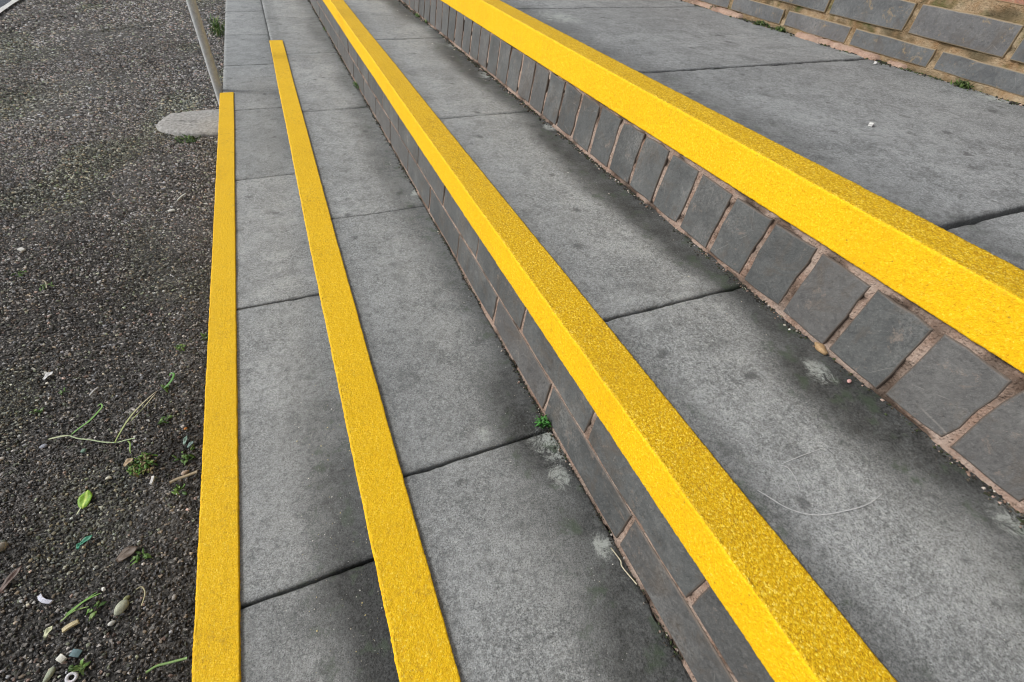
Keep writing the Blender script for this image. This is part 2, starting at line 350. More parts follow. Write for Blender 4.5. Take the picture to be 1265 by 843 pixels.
# ------------------------------------------------------------------ brick risers
def brick_mesh(L, H, D, jit, name="brick"):
    """front face at x=0, spans +x: irregular outline with worn, slightly chipped edges (48 faces)"""
    ny = 5 if L > H * 1.6 else 3; nz = 3 if L > H * 1.6 else 4
    pts = [(-1 + 2 * i / ny, -1) for i in range(ny)] + [(1, -1 + 2 * i / nz) for i in range(nz)] + [(1 - 2 * i / ny, 1) for i in range(ny)] + [(-1, 1 - 2 * i / nz) for i in range(nz)]
    n = len(pts); rings = [(0, .0026), (.0005, .0010), (.0018, .0), (D, .0)]; J = [(random.random() - .5) * 2 * jit for _ in range(n)]
    J = [j - (jit * 2.2 * random.random() if random.random() < .14 else 0) for j in J]; V = []; E_ = []
    for ri, (x, ins) in enumerate(rings):
        for (py, pz), j in zip(pts, J):
            cy = 1 if abs(py) > .99 else 0; cz = 1 if abs(pz) > .99 else 0; rc = .0008 if cy and cz else 0
            q = ins - (j if ri < 3 else 0) + rc
            V.append((x + (.0003 * random.random() if ri == 0 else 0), py * (L / 2) - (py if cy else 0) * q * cy, pz * (H / 2) - (pz if cz else 0) * q * cz)); E_.append((.0, .75, .9, .9)[ri])
    F_ = [tuple(reversed(range(n)))] + [(r * n + i, r * n + (i + 1) % n, (r + 1) * n + (i + 1) % n, (r + 1) * n + i) for r in range(3) for i in range(n)]
    me = mesh(name, V, F_); fattr(me, "edge", E_); return me
def place(me, mat, parent, loc, rot, name="brick"):
    o = bpy.data.objects.new(name, me); COL.objects.link(o)
    if not me.materials: me.materials.append(mat)
    o.parent = parent; o.location = loc; o.rotation_euler = rot; return o
B3 = [brick_mesh(.2195, .0610, .09, .0008) for _ in range(8)]
B3u = [brick_mesh(.2195, .0670, .09, .0008) for _ in range(8)]
B4 = [brick_mesh(.0746, .0990, .09, .0013) for _ in range(12)]
T3, T4 = .126, .137
def x3(z): return .2615 + (z - Z2) * T3
def x4(z): return .5935 + (z - Z3) * T4
def jr(a): return (random.random() - .5) * 2 * a
k = -6
for k in range(-5, 36):
    yl_, yu_ = .1876 + .225 * (k + .5), .0842 + .225 * (k + .5)
    z = Z2 + .006 + .0285; place(random.choice(B3), M['brick'], steps[2], (x3(z) + jr(.0008), yl_ + jr(.001), z + jr(.0006)), (jr(.004), math.atan(T3), jr(.004)))
    z = .3268 + .032; place(random.choice(B3u), M['brick'], steps[2], (x3(z) + jr(.0008), yu_ + jr(.001), z + jr(.0006)), (jr(.004), math.atan(T3), jr(.004)))
for k in range(-12, 100):
    y = .0947 + .0828 * (k + .5); z = Z3 + .0075 + .0485 + jr(.0012) - (.002 if k < 6 else 0)
    place(random.choice(B4), M['brick'], steps[3], (x4(z) + jr(.0007), y + jr(.0012), z), (jr(.018), math.atan(T4), jr(.006)))
def mortar_sheet(name, parent, mat, xf, z0, z1, rec, amp, fil, d0, dzs=.0028, y1=Y1, y0=Y0, seed=1, topdirt=0):
    Ys = rows(y0, y1, .0045, d0, .03); Zs = np.linspace(z0, z1, max(4, int((z1 - z0) / dzs)))
    Zg, Yg_ = np.meshgrid(Zs, Ys)
    n = vnoise(Yg_ * 160, Zg * 160, 0, seed) * .6 + vnoise(Yg_ * 420, Zg * 420, 1, seed) * .4; lo = vnoise(Yg_ * 14, Zg * 30, 2, seed)
    hole = sstep((vnoise(Yg_ * 34, Zg * 60, 5, seed) - .70) / .12) * .0035
    Xg = xf(Zg) + rec + (.5 - n) * amp + (lo - .5) * amp * .8 + hole
    fl = np.clip(1 - (Zg - z0) / fil, 0, 1) if fil else 0
    Xg = Xg - fl ** 1.3 * (.002 + .006 * vnoise(Yg_ * 22, 0 * Zg, 7, seed))
    me = mesh(name, np.stack([Xg, Yg_, Zg], 2).reshape(-1, 3), gridf(len(Ys), len(Zs)), True)
    dirt = np.clip(hole * 150, 0, 1) + fl * sstep((vnoise(Yg_ * 9, 0 * Zg, 3, seed) - .25) / .3) * .75
    fattr(me, "dirt", np.clip(dirt, 0, .93).ravel()); return link(name, me, mat, parent)
mortar_sheet("mortar", steps[2], M['mortar'], x3, Z2 - .004, .430, .0022, .0016, .010, .45, seed=3)
mortar_sheet("mortar", steps[3], M['mortar'], x4, Z3 - .004, .598, .0026, .0020, .010, .6, seed=8)

# ------------------------------------------------------------------ yellow strips
def lerp(a, b, t): return a + (b - a) * t
def nosing(label, xo, xi, ztop, zbot, yend, d0, kk, ystart=-.7, lipfine=True, xs_=lambda y: 0, zb_=lambda y: 0, zt_=lambda y: 0, rt=.004, group='yellow anti-slip strips on the step edges'):
    e = empty("anti_slip_strip"); tag(e, label, 'step strip', group)
    Ys = rows(ystart, yend, kk, d0, .02); th = .0045
    sp = .0017
    def build(name, prof, mat, amp, which):
        P = np.array(prof); # (x,z,nx,nz)
        n = len(Ys); m = len(P)
        yy = Ys[:, None] + 0 * P[None, :, 0]; x = P[None, :, 0] + 0 * yy; z = P[None, :, 1] + 0 * yy
        sx = xs_(yy) + (vnoise(yy * 2.3, 0 * yy, 0 * yy, int(ztop * 1000)) - .5) * .0016 + (vnoise(yy * 55, 0 * yy, P[None, :, 1] * 0 + (P[None, :, 0] > (xo + xi) / 2) * 7.3 + 0 * yy, 5) - .5) * .0009; hz = np.clip((P[None, :, 1] - zbot) / (ztop - zbot), 0, 1) if ztop > zbot else 1
        z = z + zb_(yy) * (1 - hz) + zt_(yy) * hz
        d = (vnoise(x * 520, yy * 520, z * 520, 1) - .5) * .7 + (vnoise(x * 260 + 9, yy * 260, z * 260, 2) - .5) * .7 + (vnoise(x * 60, yy * 60, z * 60, 3) - .5) * .35
        q = rng.random((n, m)) - .5
        fade = np.clip(1.6 - np.hypot(yy, d0) / 2.2, .25, 1)
        d = (d + q * .45) * amp * fade
        x = x + sx + P[None, :, 2] * d; z = z + P[None, :, 3] * d
        yy = yy + 0
        me = mesh(name, np.stack([x, yy, z], 2).reshape(-1, 3), gridf(n, m), True)
        # ragged cut ends: cap the far end
        return link(name, me, mat, e)
    r = .0035; c = math.cos(math.pi / 4)
    def seg(x0, z0, x1, z1, nx, nz, step):
        k = max(2, int(math.hypot(x1 - x0, z1 - z0) / step)); return [(lerp(x0, x1, i / k), lerp(z0, z1, i / k), nx, nz) for i in range(k)]
    top = [(xo + r * (1 - math.cos(a)), ztop - r * (1 - math.sin(a)), -math.cos(a), math.sin(a)) for a in (math.radians(52), math.radians(70), math.radians(88))]
    top += seg(xo + r, ztop, xi, ztop, 0, 1, sp) + [(xi, ztop, .7, .7), (xi + .0004, ztop - th, 1, 0)]
    st = sp if lipfine else .006
    lip = [(xo + .004, zbot + .001, 0, -1), (xo + .001, zbot, -.3, -1)] + seg(xo, zbot + .001, xo, ztop - r, -1, 0, st)
    lip += [(xo + r * (1 - math.cos(a)), ztop - r * (1 - math.sin(a)), -math.cos(a), math.sin(a)) for a in (0, math.radians(20), math.radians(38), math.radians(52))]
    build("tread_plate", top, M['ytop'] if lipfine else M['yflat'], .00085, 0)
    build("front_lip", lip, M['yfront'], .0009, 1)
    # solid board under the gritty skin: closes the far end
    b1 = box(xo + .0035, xi - .0015, ystart, yend - .0004, ztop - th, ztop - .0012); b2 = box(xo + .0012, xo + .0034, ystart, yend - .0004, zbot + .002, ztop - .004)
    v = b1[0] + b2[0]; f = b1[1] + [tuple(i + 8 for i in q) for q in b2[1]]
    if abs(xs_(yend)) < .004 and yend < 4:
        link("backing_board", mesh("backing_board", v, f), M['yfront'], e)
    return e
nosing('outermost yellow gritty strip, shorter one ending by the grey steel post at the tarmac edge', -.2825, -.2260, Z1 + .0045, Z1 - .05, 2.645, .75, .0026, lipfine=False, xs_=lambda y: .0018 * np.maximum(y, 0))
nosing('narrow flat yellow gritty strip lying between two runs of grey slabs', -.0305, .0285, Z2 + .0045, Z2 - .05, 2.875, .6, .0026, lipfine=False, xs_=lambda y: .009 * np.clip(y - 1.0, 0, 2) / 1.9)
nosing('yellow gritty L-shaped edging above the riser of two brick courses', .2748, .3335, .4365, .3775, 8.9, .5, .0028)
nosing('broad bright yellow gritty edging above the row of upright bricks', .6068, .6655, .6080, .5485, 8.9, .65, .0028, zb_=lambda y: -.0062 * np.clip(y, -.2, 3), zt_=lambda y: -.0010 * np.clip(y, -.2, 3))

# ------------------------------------------------------------------ brick wall beside the landing
wall = empty("brick_wall"); tag(wall, 'low dark brick wall with sandy lichened mortar behind the top landing', 'wall')
WX = 1.364
lowc = [brick_mesh(.211, .038, .10, .0006) for _ in range(6)]; upc = [brick_mesh(.2125, .0580, .10, .0007) for _ in range(6)]
for k in range(-6, 22):
    place(random.choice(lowc), M['wbrick'], wall, (WX + jr(.0015), .7645 + .225 * (k + .5), .6335 + jr(.001)), (jr(.006), 0, jr(.006)))
    place(random.choice(upc), M['wbrick'], wall, (WX + jr(.0015), .634 + .225 * (k + .5), .6955 + jr(.001)), (jr(.006), 0, jr(.006)))
redc = [brick_mesh(.2125, .0580, .10, .0007) for _ in range(5)]; upd = [brick_mesh(.2125, .0580, .10, .0007) for _ in range(5)]
for c in range(2, 9):
    for k in range(-4, 16):
        place(random.choice(redc if c < 4 else upd), M['redbrick'] if c < 4 else M['wbrick'], wall, (WX + jr(.0015), (.7645 if c % 2 == 0 else .634) + .225 * (k + .5), .7065 + .074 * (c - 1)), (jr(.006), 0, jr(.006)))
mortar_sheet("mortar", wall, M['wmortar'], lambda z: WX + 0 * z, Z4 - .004, 1.25, .0038, .0030, .020, 1.35, dzs=.006, y0=-.9, y1=5.6, seed=5)
v, f = box(WX + .012, WX + .2, -.9, 5.6, .5, 1.249); link("wall_core", mesh("wall_core", v, f), M['core'], wall)
# broken mortar ledge at the foot of the wall
def ledge(y0, y1, h, d, seed):
    Ys = np.arange(y0, y1, .004); pr = [(0, 0), (.15, .8), (.5, 1), (1., 1.02)]
    n = vnoise(Ys * 35, 0, seed); q = vnoise(Ys * 160, 0, seed + 1); endf = sstep(np.minimum(Ys - y0, y1 - Ys) / .02)
    V = []
    for i, y in enumerate(Ys):
        for a, b in pr: V.append((WX + .002 - d * (1 - a) * (.75 + .4 * n[i] + .15 * q[i]) * endf[i], y, Z4 - .001 + h * b * (.8 + .3 * q[i]) * endf[i]))
    me = mesh("mortar_ledge", V, gridf(len(Ys), 4), True); fattr(me, "dirt", np.zeros(len(V))); return link("mortar_ledge", me, M['pinkm'], wall)
ledge(.80, .872, .009, .013, 3); ledge(.874, 1.16, .012, .017, 4); ledge(1.36, 1.75, .012, .02, 6); ledge(.2, .5, .008, .012, 9)

# ------------------------------------------------------------------ loose stone chips of the worn asphalt
def chips_mesh(name, P, size, colr, h=.6, sides=5, flat=.0):
    """P (n,3) centres on the surface; faceted domes, one mesh"""
    n = len(P); a0 = rng.random(n) * 6.283; k = sides
    ang = a0[:, None] + (np.arange(k)[None, :] + (rng.random((n, k)) - .5) * .6) * (2 * math.pi / k)
    el = .75 + rng.random(n) * .5; th = rng.random(n) * 6.283
    def ringp(rad, z):
        x = np.cos(ang) * rad * size[:, None] * el[:, None]; y = np.sin(ang) * rad * size[:, None] / el[:, None]
        c, s = np.cos(th)[:, None], np.sin(th)[:, None]
        return np.stack([P[:, 0:1] + x * c - y * s, P[:, 1:2] + x * s + y * c, P[:, 2:3] + z * size[:, None] * h], 2)
    r1 = ringp(.5 * (.85 + .3 * rng.random((n, k))), -.25 + 0 * ang); r2 = ringp(.46 * (.7 + .5 * rng.random((n, k))), .45 * (.6 + .8 * rng.random((n, k))))
    tp = P + np.stack([(rng.random(n) - .5) * size * .35, (rng.random(n) - .5) * size * .35, size * h * (.6 + .45 * rng.random(n))], 1)
    V = np.concatenate([r1, r2, tp[:, None, :]], 1).reshape(-1, 3); m = 2 * k + 1; b = (np.arange(n) * m)[:, None]
    F = []
    for i in range(k):
        j = (i + 1) % k; F.append(np.concatenate([b + i, b + j, b + k + j], 1)); F.append(np.concatenate([b + i, b + k + j, b + k + i], 1)); F.append(np.concatenate([b + k + i, b + k + j, b + 2 * k], 1))
    F = np.stack(F, 1).reshape(-1, 3)
    me = mesh(name, V, F, False); cattr(me, np.repeat(colr, m, 0)); return me
def jgrid(x0, x1, y0, y1, s):
    xs, ys = np.meshgrid(np.arange(x0, x1, s), np.arange(y0, y1, s)); xs = xs.ravel(); ys = ys.ravel()
    return xs + (rng.random(len(xs)) - .5) * s * .95, ys + (rng.random(len(xs)) - .5) * s * .95
def stone_cols(n, x, y):
    r = rng.random(n); g = np.where(r < .36, .020 + .035 * rng.random(n), np.where(r < .72, .06 + .09 * rng.random(n), np.where(r < .955, .16 + .16 * rng.random(n), .34 + .30 * rng.random(n))))
    g *= np.where(y > 2.2, .8 + .4 * (g / .2 < 1), 1); c = np.stack([g * 1.04, g * .98, g * .93], 1)
    t = rng.random(n); c[t < .14] *= (1.14, 1.0, .82); m = (t > .14) & (t < .19); c[m] *= (1.2, .92, .85); m = (t > .19) & (t < .27); c[m] *= (.9, 1.04, .82); m = (t > .28) & (t < .4); c[m] *= (.93, 1.0, 1.12)
    blot = vnoise(x * 3.2, y * 1.6, 0, 4) * .6 + vnoise(x * 9, y * 7, 0, 5) * .4; c *= (.62 + .85 * blot)[:, None]
    lift = np.clip(.84 + .40 * y, .84, 2.3); c *= lift[:, None]                      # brighter light on the far tarmac painted into the chip colour, rising along y
    soil = sstep((.07 - np.abs(-.300 - x) + .06 * (vnoise(x * 20, y * 9, 0, 6) - .3)) / .08) * sstep((1.6 - y) / 1.0); c = c * (1 - .50 * soil)[:, None]
    soil2 = np.exp(-(((x + .375) / .045) ** 2 + ((y - .745) / .05) ** 2)); soil2 += .9 * np.exp(-(((x + .60) / .03) ** 2 + ((y - .63) / .035) ** 2)); c *= (1 - .78 * np.clip(soil2, 0, 1))[:, None]
    px = np.array([-1.75, -1.549, -1.435, -1.238, -1.021, -.715]); py = np.array([4.33, 4.359, 4.387, 4.452, 4.474, 4.743]); yc = np.interp(x, px, py)
    mc = np.exp(-((y - yc) / .035) ** 2) * (x < -.72) * sstep((vnoise(x * 12, y * 3, 0, 8) - .15) / .3); c = c * (1 - .72 * mc)[:, None] + mc[:, None] * np.array([.010, .014, .002])
    # greenish and brown drifts
    gd = sstep((vnoise(x * 4 + 3, y * 3, 0, 9) - .55) / .2) * .35; c = c * (1 - gd[:, None] * np.array([.25, .05, .45]))
    return np.clip(c, .006, .7)
Ps, Ss, Cs = [], [], []; FLAT = .46
for (ya, yb, s, xa0) in ((.12, .62, .0042, -.86), (.62, 1.1, .0047, -1.0), (1.1, 1.8, .0050, -1.25), (1.8, 2.8, .0066, -1.5), (2.8, 4.2, .0092, -1.74), (4.2, 6.6, .0125, -1.74)):
    x, y = jgrid(xa0, -.2675, ya, yb, s); keep = x > (-.57 - .25 * (y - .41) - .30); keep &= ~((((x + .31) / .222) ** 2 + ((y - 2.602) / .138) ** 2) < 1); x, y = x[keep], y[keep]
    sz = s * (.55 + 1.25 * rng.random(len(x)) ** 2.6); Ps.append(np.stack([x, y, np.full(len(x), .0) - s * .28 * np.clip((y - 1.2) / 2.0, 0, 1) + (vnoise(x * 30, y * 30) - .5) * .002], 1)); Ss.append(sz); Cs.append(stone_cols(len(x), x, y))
NN = sum(len(p) for p in Ps[:2])
P = np.concatenate(Ps); Sz = np.concatenate(Ss); C = np.concatenate(Cs)
print("chips", len(P))
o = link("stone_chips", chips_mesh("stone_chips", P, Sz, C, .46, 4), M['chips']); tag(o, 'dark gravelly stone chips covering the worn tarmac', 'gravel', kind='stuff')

# crumbs of dirt, mortar and moss along the feet of the risers and the wall
def crumbs(name, label, xf, xr, yr, z, n, smin, smax, pal, parent=None, dens=None, h=.55):
    y = yr[0] + (yr[1] - yr[0]) * rng.random(n) ** 1.25; cl = vnoise(y * 8, 0, 0, 31)
    if dens is not None: y = y[rng.random(n) < .2 + .8 * sstep((cl - dens) / .25)]
    n = len(y); x = xf(y) - np.abs(rng.normal(0, xr, n)); s = smin + (smax - smin) * rng.random(n) ** 2.5
    s *= np.clip(.8 + y * .25, .8, 1.6)
    c = np.array(pal)[rng.integers(0, len(pal), n)] * (.6 + .8 * rng.random((n, 1)))
    o = link(name, chips_mesh(name, np.stack([x, y, np.full(n, z)], 1), s, c, h), M['chips'], parent); tag(o, label if parent is None else None, 'debris' if parent is None else None, kind='stuff'); return o
soilp = [(.03, .026, .02), (.05, .042, .03), (.035, .04, .02), (.09, .075, .055), (.02, .02, .018), (.04, .055, .02)]
mortp = [(.40, .30, .25), (.5, .45, .4), (.3, .2, .15), (.6, .58, .54)]
crumbs("dirt_crumbs", 'dark dirt crumbs gathered along the foot of the two course brick riser', lambda y: .263 + 0 * y, .0045, (.05, 4.5), Z2, 5200, .0012, .0045, soilp * 3 + mortp[:2], dens=.2)
crumbs("dirt_crumbs", 'dark dirt and moss crumbs along the foot of the upright bricks', lambda y: .5945 + 0 * y, .0065, (-.1, 4.5), Z3, 6500, .0012, .0055, soilp * 3 + mortp[:3], dens=.15)
crumbs("dirt_crumbs", 'mossy soil crumbs along the foot of the lichened wall', lambda y: WX + 0 * y, .010, (.2, 2.6), Z4, 4200, .002, .007, soilp * 2 + [(.05, .07, .015)] * 4 + mortp[:1], dens=.25)
def flecks(label, x0, x1, y0, y1, z, n, s0, s1, pal, bias=None):
    x = x0 + (x1 - x0) * rng.random(n); y = y0 + (y1 - y0) * rng.random(n)
    if bias: x = x1 - (x1 - x0) * rng.random(n) ** bias
    s = s0 + (s1 - s0) * rng.random(n) ** 3; c = np.array(pal)[rng.integers(0, len(pal), n)] * (.7 + .5 * rng.random((n, 1)))
    o = link("pale_flecks", chips_mesh("pale_flecks", np.stack([x, y, np.full(n, z + .0002)], 1), s, c, .45), M['chips']); tag(o, label, 'debris', kind='stuff')
wp = [(.7, .7, .66), (.55, .53, .45), (.7, .6, .3)]
flecks('white and yellow grit specks on the lowest slabs beside the narrow flat strip', -.14, -.032, .17, .75, Z1, 230, .0008, .0027, wp, 1.7)
flecks('pale mortar flecks on the slabs below the upright bricks', .50, .588, .3, 2.6, Z3, 150, .0010, .0045, wp[:2] + [(.45, .42, .38)], 2.6)
flecks('few pale flecks on the slabs below the two course riser', .17, .255, .15, 2.6, Z2, 110, .0008, .0030, wp[:2], 2.2)
flecks('scattered white specks over the gravelly tarmac', -1.2, -.29, .2, 4.2, .0022, 260, .002, .0075, [(.75, .75, .72), (.6, .58, .5)], None)

# ------------------------------------------------------------------ steel post in its concrete footing
post = empty("steel_post", (-.2875, 2.70, 0)); post.rotation_euler = (0, math.radians(1.4), 0); tag(post, 'grey galvanised steel post rising from the concrete footing beside the lowest step', 'post')
V = []; nseg = 28
prof = [(.0178, 0), (.0178, .99), (.0174, 1.0), (.0145, 1.006), (.008, 1.010), (0.0004, 1.011)]
for r_, z in prof:
    for i in range(nseg): V.append((r_ * math.cos(i * 2 * math.pi / nseg), r_ * math.sin(i * 2 * math.pi / nseg), z))
Fc = [(a * nseg + i, a * nseg + (i + 1) % nseg, (a + 1) * nseg + (i + 1) % nseg, (a + 1) * nseg + i) for a in range(len(prof) - 1) for i in range(nseg)]
link("tube", mesh("tube", V[:nseg * 3], [q for q in Fc if max(q) < nseg * 3], True), M['galv'], post)
link("cap", mesh("cap", V[nseg * 2:], [tuple(i - nseg * 2 for i in q) for q in Fc if min(q) >= nseg * 2], True), M['galv'], post)
out = [(-.565, 2.601), (-.557, 2.645), (-.549, 2.677), (-.515, 2.744), (-.45, 2.761), (-.372, 2.762), (-.3, 2.755), (-.272, 2.74), (-.272, 2.60), (-.272, 2.46), (-.323, 2.445), (-.41, 2.455), (-.489, 2.496), (-.541, 2.545)]
cx_, cy_ = -.41, 2.60; V = []; m = 56
def outp(t):
    t *= len(out); i = int(t); a, b = out[i % len(out)], out[(i + 1) % len(out)]; w = t - i; return lerp(a[0], b[0], w), lerp(a[1], b[1], w)
ringsr = [1.03, 1.0, .965, .9, .8, .65, .5, .35, .2, .05]; zz = [-.004, .004, .010, .013, .0145, .015, .015, .016, .016, .016]
for s_, z in zip(ringsr, zz):
    for i in range(m):
        x, y = outp(i / m); V.append((lerp(cx_, x, s_) + jr(.004) * (s_ > .9) - (0 if x < -.28 else 0), lerp(cy_, y, s_) + jr(.004), z + jr(.0012)))
V = [(min(p[0], -.2705), p[1], p[2]) for p in V]
Fc = [(a * m + i, a * m + (i + 1) % m, (a + 1) * m + (i + 1) % m, (a + 1) * m + i) for a in range(len(ringsr) - 1) for i in range(m)] + [tuple(range((len(ringsr) - 1) * m, len(ringsr) * m))]
Fc = [tuple(reversed(q)) for q in Fc] if False else Fc
o = link("concrete_footing", mesh("concrete_footing", V, Fc, True), M['foot']); tag(o, 'rounded pale concrete footing set in the tarmac around the steel post', 'footing')

# ------------------------------------------------------------------ small plants, leaves, litter
def ribbon(pts, w, col, fold=.25, z=.004, taper=True, name="blade", parent=None, lift=0.0, col2=None):
    """a grass-like blade through pts, folded along its middle; smooth spline"""
    P = [Vector((p[0], p[1], (p[2] if len(p) > 2 else z))) for p in pts]; Q = []
    for i in range(len(P) - 1):
        p0, p1, p2, p3 = P[max(i - 1, 0)], P[i], P[i + 1], P[min(i + 2, len(P) - 1)]
        for s in range(5):
            t = s / 5; Q.append(.5 * ((2 * p1) + (p2 - p0) * t + (2 * p0 - 5 * p1 + 4 * p2 - p3) * t * t + (3 * p1 - p0 - 3 * p2 + p3) * t ** 3))
    Q.append(P[-1]); V = []; C_ = []; n = len(Q)
    for i, q in enumerate(Q):
        d = (Q[min(i + 1, n - 1)] - Q[max(i - 1, 0)]); d.z = 0; d.normalize() if d.length else None; s = Vector((-d.y, d.x, 0)); t = i / (n - 1)
        ww = .78 * w * (math.sin(math.pi * min(1, .12 + t * .9)) ** .6 if taper else 1) * .5 + .0002; zl = lift * math.sin(math.pi * t)
        for a, b in ((-1, 0), (0, -fold), (1, 0)): V.append(q + s * ww * a + Vector((0, 0, zl + ww * (.9 if a else .9 + b * 2)))); C_.append(np.array(col) * (1.0 if a else .75) * (1 - t) + np.array(col2 or col) * t)
        V.append(q + Vector((0, 0, zl - .0002))); C_.append(np.array(col) * .5)
    F_ = []
    for i in range(n - 1):
        a = i * 4
        for p, q in ((0, 1), (1, 2), (2, 3), (3, 0)): F_.append((a + p, a + 4 + p, a + 4 + q, a + q))
    F_ += [(3, 2, 1, 0), (a + 4, a + 5, a + 6, a + 7)]
    return V, F_, C_
def join(parts):
    V, F_, C_ = [], [], []
    for v, f, c in parts:
        b = len(V); V += list(v); F_ += [tuple(i + b for i in q) for q in f]; C_ += [tuple(map(float, q)) for q in c]
    return V, F_, C_
def vobj(name, parts, label=None, cat=None, parent=None, smooth=True, mat='leafm', group=None, kind=None):
    V, F_, C_ = join(parts); me = mesh(name, V, F_, smooth); cattr(me, np.array(C_)); o = link(name, me, M[mat], parent)
    return tag(o, label, cat, group, kind)
def leafp(c, ang, L, Wd, col, z=.005, cup=.25, tiltv=0.0, col2=None, nx=5, ny=9):
    V, F_, C_ = [], [], []
    for j in range(ny):
        t = j / (ny - 1); hw = Wd / 2 * (math.sin(math.pi * (.03 + .94 * t)) ** .75) * (1 - .15 * t)
        for i in range(nx):
            u = (i / (nx - 1)) * 2 - 1; lx = (t - .5) * L; ly = u * hw; lz = z + cup * abs(u) ** 1.5 * hw + tiltv * (t - .5) * L + .0012 * math.sin(t * 9 + u * 2) + .0004 * math.sin(t * 40) * abs(u)
            V.append((c[0] + lx * math.cos(ang) - ly * math.sin(ang), c[1] + lx * math.sin(ang) + ly * math.cos(ang), lz)); k = .8 + .35 * random.random(); k *= 1.25 if i == nx // 2 else 1
            C_.append(np.array(col2 if (col2 and i == nx // 2) else col) * k)
    for j in range(ny - 1):
        for i in range(nx - 1): a = j * nx + i; F_.append((a, a + 1, a + nx + 1, a + nx))
    n = len(V); rim = list(range(nx)) + [j * nx + nx - 1 for j in range(1, ny)] + [(ny - 1) * nx + i for i in range(nx - 2, -1, -1)] + [j * nx for j in range(ny - 2, 0, -1)]
    V += [(v[0], v[1], v[2] - .0005) for v in V[:n]]; C_ += [c_ * .6 for c_ in C_[:n]]; F_ += [tuple(i + n for i in reversed(q)) for q in list(F_)]
    for a, b in zip(rim, rim[1:] + rim[:1]): F_.append((b, a, a + n, b + n))
    return V, F_, C_
def tuft(c, n, r, hgt, wl, ll, cols, z=0.0):
    ps = []
    for _ in range(n):
        a = random.random() * 6.283; d = r * random.random() ** .6; col = random.choice(cols); k = .7 + .6 * random.random()
        ps.append(leafp((c[0] + d * math.cos(a), c[1] + d * math.sin(a)), a + jr(1.0), ll * (.6 + .8 * random.random()), wl * (.6 + .8 * random.random()), tuple(q * k for q in col), z + .001 + hgt * random.random() * (1 - d / r * .6), .3, jr(1.2), nx=3, ny=4))
    return ps
GR = [(.085, .18, .03), (.12, .22, .05), (.05, .12, .02), (.17, .26, .07)]
# the bright leaf
lf = empty("green_leaf"); tag(lf, 'bright lime green oval leaf lying on the tarmac chips', 'leaf')
vobj("leaf_blade", [leafp((-.511, .692), math.radians(86), .037, .024, (.19, .38, .012), .004, .10, .06, (.55, .68, .16), 7, 13)], parent=lf)
vobj("leaf_stalk", [ribbon([(-.513, .675, .006), (-.516, .668, .005), (-.519, .663, .004)], .0022, (.62, .66, .40), z=.006)], parent=lf)
vobj("litter_scrap", [leafp((-.494, .601), .55, .024, .010, (.03, .23, .14), .008, .5, .1), leafp((-.502, .595), 1.2, .012, .008, (.04, .28, .17), .008, .5, .1)], 'small teal green torn scrap on the chips below the lime leaf', 'litter')
# broken onion-like weed
wd = empty("broken_weed"); tag(wd, 'long broken weed with thin pale green forked stems lying on the tarmac', 'weed')
vobj("stem", [ribbon([(-.600, .862), (-.575, .861), (-.561, .858)], .0048, (.60, .66, .42), z=.007), ribbon([(-.563, .858), (-.545, .843), (-.522, .831), (-.499, .817), (-.475, .807), (-.456, .807), (-.443, .806)], .0028, (.50, .62, .36), z=.009, taper=False)], parent=wd)
vobj("stem", [ribbon([(-.558, .857), (-.543, .868), (-.529, .877), (-.516, .897), (-.511, .912), (-.517, .924), (-.524, .922)], .0046, (.14, .36, .06), z=.010, lift=.006, col2=(.22, .42, .10))], parent=wd)
vobj("stem", [ribbon([(-.477, .806), (-.463, .839), (-.449, .867), (-.432, .898), (-.413, .930)], .0042, (.30, .42, .07), z=.010, lift=.008, col2=(.60, .52, .40)), ribbon([(-.455, .857), (-.440, .872), (-.424, .900), (-.414, .928)], .0026, (.36, .46, .12), z=.010, lift=.004, col2=(.6, .5, .38))], parent=wd)
vobj("stem", [ribbon([(-.456, .806), (-.450, .795), (-.449, .782), (-.447, .770)], .0034, (.25, .40, .08), z=.008)], parent=wd)
vobj("moss_clump", tuft((-.424, .740), 150, .026, .010, .004, .009, [(.10, .25, .03), (.17, .33, .05), (.05, .13, .02), (.26, .30, .10), (.22, .17, .08)]), 'bushy bright green moss clump at the end of the broken weed', 'moss')
vobj("dead_leaf", [leafp((-.447, .748), .6, .020, .013, (.36, .26, .15), .010, .5, .2)], 'small tan dead leaf beside the bright moss clump', 'leaf')
vobj("curled_weed", [ribbon([(-.402, .934), (-.392, .938), (-.384, .950), (-.382, .966), (-.390, .974), (-.394, .970)], .006, (.10, .30, .05), z=.008, lift=.006)] + tuft((-.398, .937), 8, .010, .006, .005, .010, GR), 'small curled green weed beyond the forked stems', 'weed')
sprouts = [(-.802, 1.526, .016, 10, 'tiny green sprout on open tarmac farthest from the steps'), (-.724, 1.442, .018, 10, 'small green sprout with a dry bent stalk on the tarmac'), (-.380, 1.066, .011, 9, 'tiny green seedling near the outermost strip'),
           (-.394, .843, .013, 12, 'small dull green seedling between the forked stems and the strip'), (-.462, .474, .011, 9, 'star shaped pale green sprig beside the grass blades'), (-.474, .392, .012, 12, 'yellow green sprout beside the hollow white ring'),
           (-.407, .540, .013, 10, 'little weed with round paired leaves beside the brown dead leaf'), (-.350, .735, .02, 14, 'low dark green weed in the soil against the outermost strip'), (-.352, .655, .012, 9, 'pale sprig by the beige twig at the strip'), (-.642, .956, .010, 7, 'tiny green sprout by the white triangle scrap'),
           (-.327, 1.09, .012, 9, 'green shoot pressed against the outermost strip'), (-.60, 1.0, .008, 6, 'tiny sprout beyond the pale twig stem')]
for (x, y, r_, n_, lab) in sprouts:
    e = vobj("seedling", tuft((x, y), n_, r_, .008, .0055, .011, GR), lab, 'weed', group='tiny weeds growing in the tarmac')
